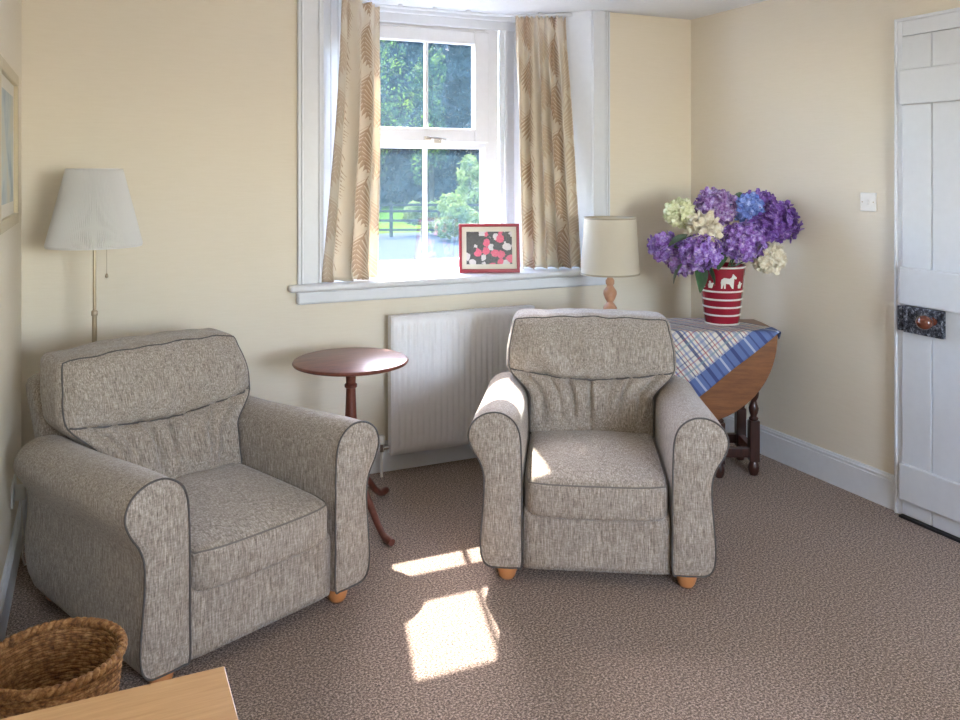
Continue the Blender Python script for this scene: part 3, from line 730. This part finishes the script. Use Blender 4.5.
m = MB().tube([(.018, -.002, 1.345), (.040, -.010, 1.33), (.045, -.012, 1.30), (.045, -.012, 1.085)], .0012, 6).lathe([(0, 0), (.006, .003), (.007, .009), (.003, .018), (0, .02)], 12, (.045, -.012, 1.067))
m.build('pull_chain', BRASS, fl, 60)
# ------------------------------------------------------------------ radiator
ra = thing('radiator', 'white ribbed panel radiator under the window', 'radiator', (1.325, 3.985, .105))
RW, RH = .79, .675; m = MB(); n = 24; pitch = (RW-.03)/n; xs = [(0, 0)]
prof = []
prof.append((.0, 0)); prof.append((.015, 0))
for k in range(n):
    x = .015+k*pitch; prof += [(x+pitch*.18, 0), (x+pitch*.36, -.010), (x+pitch*.64, -.010), (x+pitch*.82, 0)]
prof += [(RW, 0)]
vs, fs = [], []
zl = [(0, 0), (.03, 0), (.05, 1), (RH-.05, 1), (RH-.03, 0), (RH, 0)]
for z, kk in zl: vs += [(x, -.05+y*kk, z) for x, y in prof]
P_ = len(prof)
for i in range(len(zl)-1):
    for k in range(P_-1): fs.append((i*P_+k, i*P_+k+1, (i+1)*P_+k+1, (i+1)*P_+k))
MB().add(vs, fs).build('front_panel', RAD, ra, 45, solid=.003)
MB().box((.002, -.012, .01), (RW-.002, -.008, RH-.01)).build('back_panel', RAD, ra, 0)
m = MB().box((-.002, -.052, RH), (RW+.002, -.005, RH+.006))
for k in range(26): m.box((.015+k*.0295, -.045, RH+.006), (.035+k*.0295, -.012, RH+.0085))
m.build('top_grille', RAD, ra, 0, .001)
MB().box((-.004, -.053, 0), (.0, -.005, RH+.004)).build('side_panel', RAD, ra, 0)
MB().box((RW, -.053, 0), (RW+.004, -.005, RH+.004)).build('side_panel', RAD, ra, 0)
for x in (.12, RW-.12): MB().box((x, -.008, .1), (x+.03, .0475, RH-.08)).build('wall_bracket', RAD, ra, 0)
m = MB().tube([(.0, -.03, .035), (-.045, -.03, .035)], .009, 12).tube([(-.045, -.03, .02), (-.045, -.03, .06)], .012, 14)
v_ = m.build('valve', CHROME, ra, 50)
MB().lathe([(0, .058), (.016, .058), (.016, .09), (.012, .098), (0, .099)], 18, (-.045, -.03, 0)).build('valve_cap', PLAS, ra, 40)
MB().tube([(-.045, -.03, .02), (-.045, -.03, -.105)], .0075, 12).build('pipe', PLAS, ra, 60)
# ------------------------------------------------------------------ curtains
def curtain(name, label, top0, top1, bot0, bot1, ztop, folds, seed, bulge, mid=0):
    m = MB(); m.uv = []; NU, NV = folds*14, 70; t0, t1, b0, b1 = map(Vector, (top0, top1, bot0, bot1))
    W = (t1-t0).length; fullness = 1.5; rng = random.Random(seed); ph = [rng.uniform(-.5, .5) for _ in range(folds+3)]; am = [rng.uniform(.7, 1.3) for _ in range(folds+3)]
    for j in range(NV+1):
        v = j/NV; z = lerp(ztop, .9615, v); drop = sstep(0, 1, v)
        for i in range(NU+1):
            u = i/NU; p = t0.lerp(t1, u).lerp(b0.lerp(b1, u), v**1.2)
            d = (t1-t0).normalized(); nn = Vector((-d.y, d.x)); nn = -nn if nn.y > 0 else nn
            q = u*folds; k = int(q); w_ = ph[k]*(1-(q-k))+ph[k+1]*(q-k); A = am[k]*(1-(q-k))+am[k+1]*(q-k)
            big = math.sin(2*PI*q+w_*1.6*drop)*A
            small = math.sin(2*PI*q*2+.5)*.45*math.exp(-v*14)
            head = 1-.45*math.exp(-((v-.055)/.03)**2)
            amp = lerp(.016, .034, sstep(.03, .4, v))*head
            off = nn*((big+small)*amp+bulge*math.sin(PI*min(1, v*1.0))*(.5))
            side = d*(.014*math.cos(2*PI*q+w_)*A*sstep(.0, .5, v))
            kick = sstep(.955, 1, v)
            p = p+off*(1+.5*kick)+side
            zz = z+(.0 if v < .97 else (.006*(v-.97)/.03*abs(math.sin(q*3.1))))
            if v < .03: zz += .006*math.sin(2*PI*q*2)*(1-v/.03)
            m.v.append((p.x, p.y, zz)); m.uv.append((u*W*fullness, z))
    for j in range(NV):
        for i in range(NU):
            k = j*(NU+1)+i; m.f.append((k, k+1, k+NU+2, k+NU+1))
    o = m.build(name, CURT, None, 180, solid=.003); tag(o, label, 'curtain', 'leaf print curtains'); return o
curtain('curtain', 'beige leaf-print curtain hanging at the left side of the window', (1.115, 4.085), (1.37, 4.27), (.995, 4.005), (1.275, 4.04), 2.372, 3, 3, .012)
curtain('curtain', 'beige leaf-print curtain hanging at the right side of the window behind the red picture', (2.17, 4.255), (2.425, 4.135), (2.125, 4.12), (2.43, 4.00), 2.372, 5, 8, .012)
m = MB().tube([(1.03, 4.03, 2.384), (1.13, 4.13, 2.384), (1.24, 4.25, 2.384), (1.36, 4.31, 2.384), (2.10, 4.31, 2.384), (2.22, 4.245, 2.384), (2.46, 4.115, 2.384)], .008, 8)
for p in ((1.13, 4.13), (1.5, 4.31), (1.7, 4.31), (1.9, 4.31), (2.3, 4.205)): m.box((p[0]-.01, p[1]-.01, 2.384), (p[0]+.01, p[1]+.01, H))
tag(m.build('curtain_track', GLOSS, None, 50), 'white curtain track running round the top of the window recess', 'curtain track')
# ------------------------------------------------------------------ photo frame on window board
pf = thing('picture_frame', 'red-framed flower photograph standing on the window board', 'picture', (1.915, 4.06, .957), math.radians(-21))
tilt = Matrix.Rotation(math.radians(-9), 4, 'X')
PW, PH = .325, .262
def fbar(m, x0, z0, x1, z1, y0=-.008, y1=.008): m.box((x0, y0, z0), (x1, y1, z1), tilt)
m = MB(); fbar(m, -PW/2, 0, PW/2, .020); fbar(m, -PW/2, PH-.016, PW/2, PH); fbar(m, -PW/2, .020, -PW/2+.016, PH-.016); fbar(m, PW/2-.016, .020, PW/2, PH-.016)
m.build('frame', FRAMER, pf, 0, .002)
m = MB(); fbar(m, -PW/2+.016, .020, PW/2-.016, .046, .0, .003); fbar(m, -PW/2+.016, PH-.042, PW/2-.016, PH-.016, .0, .003)
fbar(m, -PW/2+.016, .046, -PW/2+.040, PH-.042, .0, .003); fbar(m, PW/2-.040, .046, PW/2-.016, PH-.042, .0, .003); m.build('card_mount', MOUNT, pf, 0)
m = MB(); fbar(m, -PW/2+.038, .044, PW/2-.038, PH-.040, .003, .005); m.build('print', PHOTO, pf, 0)
MB().box((-.03, .008, .0015), (.03, .012, .15), Matrix.Translation((0, .055, 0)) @ Matrix.Rotation(math.radians(14), 4, 'X')).build('easel_back', BLACK, pf, 0)
# ------------------------------------------------------------------ left wall picture
lp = thing('picture_frame', 'pale gilt framed picture hanging on the left wall', 'picture', (XL, 3.25, 1.58))
m = MB()
for a, b in (((0, -.34, .235), (.022, .34, .275)), ((0, -.34, -.275), (.022, .34, -.235)), ((0, -.34, -.235), (.022, -.30, .235)), ((0, .30, -.235), (.022, .34, .235))): m.box(a, b)
m.build('frame', GILT, lp, 0, .004)
MB().box((.002, -.30, -.235), (.008, .30, .235)).build('card_mount', MOUNT, lp, 0)
MB().box((.008, -.25, -.19), (.0095, .25, .19)).build('print', ART, lp, 0)
# ------------------------------------------------------------------ light switch, socket, leads
ls = thing('light_switch', 'white square light switch on the right wall beside the door', 'light switch', (XR, 2.766, 1.358))
MB().box((-.009, -.043, -.043), (0, .043, .043)).build('switch_plate', PLAS, ls, 0, .003)
MB().box((-.014, -.008, -.011), (-.0085, .008, .011)).build('rocker', PLAS, ls, 0, .002)
for y in (-.03, .03): MB().tube([(-.0088, y, 0), (-.0098, y, 0)], .003, 10).build('screw', BRASS, ls, 0)
so = thing('wall_socket', 'cream plug socket low on the left wall behind the armchair arm', 'socket', (XL, 3.60, .30))
MB().box((0, -.072, -.043), (.009, .072, .043)).build('socket_plate', PLAS, so, 0, .003)
pl = thing('plug', 'white plug in the left wall socket with its lead hanging to the carpet', 'plug', (XL+.0095, 3.57, .30))
MB().box((0, -.022, -.024), (.036, .022, .026)).build('plug_body', PLAS, pl, 0, .006, 3)
MB().tube([(.02, 0, -.022), (.022, 0, -.06), (.026, .01, -.16), (.024, .02, -.25), (.03, .04, -.289), (.06, .08, -.296), (.10, .12, -.296)], .003, 8).build('cord', PLAS, pl, 180)
ad = thing('phone_socket_box', 'small white junction box with coiled cable on the back wall baseboard corner', 'socket', (XL+.075, YB-.019, .085))
MB().box((-.03, -.025, -.035), (.03, 0, .035)).build('box_body', PLAS, ad, 0, .004)
m = MB(); pts = []
for k in range(60): a = 2*PI*k/20; pts.append((.045*math.cos(a)*(1+.05*math.sin(k)), -.035-.004*k/20, .01+.05*math.sin(a)))
pts += [(.04, -.07, -.05), (.03, -.15, -.081), (-.02, -.22, -.0815), (-.03, -.30, -.0815)]
m.tube(pts, .0028, 6).build('cable', PLAS, ad, 180)
# ------------------------------------------------------------------ basket
bk = thing('waste_basket', 'round woven seagrass basket on the carpet in front of the left armchair', 'basket', (-.092, 2.325, 0))
m = MB()
def ringr(z): return .120+.036*(z/.3)
for k in range(42):
    z = .006+k*.0070; R = ringr(z); path = []
    for i in range(64):
        a = 2*PI*i/64; path.append(((R+.0025*math.sin(a*16+k*PI))*math.cos(a), (R+.0025*math.sin(a*16+k*PI))*math.sin(a), z))
    m.tube(path, .0046, 6, True)
m.build('woven_side', WICK, bk, 180)
MB().lathe([(0, .002), (.119, .002), (.119, .008), (0, .008)], 40).build('basket_floor', WICK, bk, 30)
m = MB()
for k in range(2):
    path = []
    for i in range(160):
        a = 2*PI*i/160; tw = a*26+k*PI; path.append(((.157+.005*math.cos(tw))*math.cos(a), (.157+.005*math.cos(tw))*math.sin(a), .304+.005*math.sin(tw)))
    m.tube(path, .0085, 8, True)
m.build('rolled_rim', WICK, bk, 180)
# ------------------------------------------------------------------ foreground table
ct = thing('coffee_table', 'pale beech-veneer table, its corner at the bottom left foreground', 'table', (-.02, 1.30, 0))
MB().box((-.25, -.46, .475), (.259, .462, .50)).build('table_top', BEECH, ct, 0, .0015)
for x in (-.225, .235):
    for y in (-.435, .438): MB().box((x-.022, y-.022, 0), (x+.022, y+.022, .475)).build('leg', BEECH, ct, 0, .002)
for y in (-.43, .433): MB().box((-.203, y-.01, .40), (.213, y+.01, .475)).build('apron', BEECH, ct, 0)

# ------------------------------------------------------------------ outside
GZ = -1.0
struct(MB().box((-30, 4.8, GZ-.2), (60, 32.2, GZ)).build('ground_gravel', GRAVEL, smooth=0))
struct(MB().box((-60, 32.2, GZ-.2), (110, 90, GZ+.0)).build('ground_lawn', GRASS, smooth=0))
# fence: 4 rails, along the camera-facing line; built from world points
def world(d, xc): return Vector((.9092*xc+.4163*d, -.4163*xc+.9092*d, GZ))
fc = thing('post_and_rail_fence', 'grey post and rail fence across the lawn beyond the window', 'fence', tuple(world(32, -3)))
f0 = world(32.6, -26)-world(32, -3); f1 = world(31.4, 14)-world(32, -3); dv = (f1-f0); LN = dv.length; dv.normalize(); rot = Matrix.Rotation(math.atan2(dv.y, dv.x), 4, 'Z')
for z in (.27, .62, .98, 1.22):
    MB().box((0, -.02, z-.045), (LN, .02, z+.045), Matrix.Translation(f0) @ rot).build('rail', RAIL, fc, 0)
x = .79
while x < LN:
    MB().box((x-.06, .02, 0), (x+.06, .14, 1.32), Matrix.Translation(f0) @ rot).build('post', RAIL, fc, 0); x += 1.82
def foliage(n, size, blobs, rng, flat=1.0):
    m = MB()
    for _ in range(n):
        bx, by, bz, br, bh = rng.choice(blobs)
        while True:
            p = Vector((rng.uniform(-1, 1), rng.uniform(-1, 1), rng.uniform(-1, 1)))
            if .35 < p.length < 1: break
        p = p.normalized()*p.length**.5
        c = Vector((bx+p.x*br, by+p.y*br, bz+p.z*bh)); s = size*rng.uniform(.5, 1.3)
        n_ = (p+Vector((rng.uniform(-1, 1), rng.uniform(-1, 1), rng.uniform(-.6, 1)))).normalized(); t1 = n_.orthogonal().normalized(); t1 = Matrix.Rotation(rng.random()*6.28, 3, n_) @ t1; t2 = n_.cross(t1)
        m.add([c+t1*s, c+t2*s*.45, c-t1*s, c-t2*s*.45], [(0, 1, 2, 3)])
    return m
def tree(name, label, loc, h, r, mat, seed, n=9000, leaf=.22, group='trees beyond the lawn', conifer=False):
    rng = random.Random(seed); t = thing(name, label, 'tree', loc, 0, group)
    if conifer: bl = [(rng.uniform(-.2, .2)*r, rng.uniform(-.2, .2)*r, h*(.08+.9*k/12), r*(1.05-.85*k/12), h*.08) for k in range(12)]
    else: bl = [(rng.uniform(-.55, .55)*r, rng.uniform(-.4, .4)*r, h*rng.uniform(.3, .85), r*rng.uniform(.45, .75), h*rng.uniform(.12, .2)) for k in range(11)]
    foliage(n, leaf, bl, rng).build('crown', mat, t, 0)
    MB().tube([(0, 0, 0), (.1, 0, h*.4), (0, .1, h*.85)], [.03*h*.6, .02*h*.6, .006*h], 10).build('trunk', BARK, t, 60)
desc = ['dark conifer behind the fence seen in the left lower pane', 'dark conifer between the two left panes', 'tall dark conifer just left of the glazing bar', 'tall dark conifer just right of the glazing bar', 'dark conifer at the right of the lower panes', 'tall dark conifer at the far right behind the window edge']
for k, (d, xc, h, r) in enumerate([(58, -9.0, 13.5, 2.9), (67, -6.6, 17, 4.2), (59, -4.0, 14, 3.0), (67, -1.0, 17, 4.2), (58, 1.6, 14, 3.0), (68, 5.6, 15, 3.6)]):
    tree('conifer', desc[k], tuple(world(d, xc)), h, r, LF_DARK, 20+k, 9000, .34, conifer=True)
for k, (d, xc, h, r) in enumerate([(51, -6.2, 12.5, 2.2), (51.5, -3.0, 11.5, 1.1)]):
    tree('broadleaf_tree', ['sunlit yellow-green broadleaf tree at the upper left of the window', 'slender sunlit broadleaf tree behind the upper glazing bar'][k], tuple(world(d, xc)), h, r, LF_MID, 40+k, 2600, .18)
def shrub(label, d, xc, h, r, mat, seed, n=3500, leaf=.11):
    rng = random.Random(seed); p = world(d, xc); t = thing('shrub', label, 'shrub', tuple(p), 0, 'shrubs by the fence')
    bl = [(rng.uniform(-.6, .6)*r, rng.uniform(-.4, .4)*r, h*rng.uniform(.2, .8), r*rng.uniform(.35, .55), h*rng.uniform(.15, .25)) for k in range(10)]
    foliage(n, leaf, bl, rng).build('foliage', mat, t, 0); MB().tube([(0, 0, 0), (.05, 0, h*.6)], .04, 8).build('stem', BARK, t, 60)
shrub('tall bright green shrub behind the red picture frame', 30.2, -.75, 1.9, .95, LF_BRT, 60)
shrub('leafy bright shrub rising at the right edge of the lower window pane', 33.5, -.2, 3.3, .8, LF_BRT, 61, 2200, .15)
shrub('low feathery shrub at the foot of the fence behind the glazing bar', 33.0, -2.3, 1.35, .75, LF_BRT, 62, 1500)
# wooded bank
bm = MB(); NX, NY = 60, 10
for j in range(NY+1):
    for i in range(NX+1):
        u, v = i/NX, j/NY; p = world(74+v*40, -70+u*130); bm.v.append((p.x, p.y, GZ-.1+24*sstep(0, .7, v)+1.2*noise.noise(Vector((u*12, v*3, 0)))*v))
for j in range(NY):
    for i in range(NX): k = j*(NX+1)+i; bm.f.append((k, k+1, k+NX+2, k+NX+1))
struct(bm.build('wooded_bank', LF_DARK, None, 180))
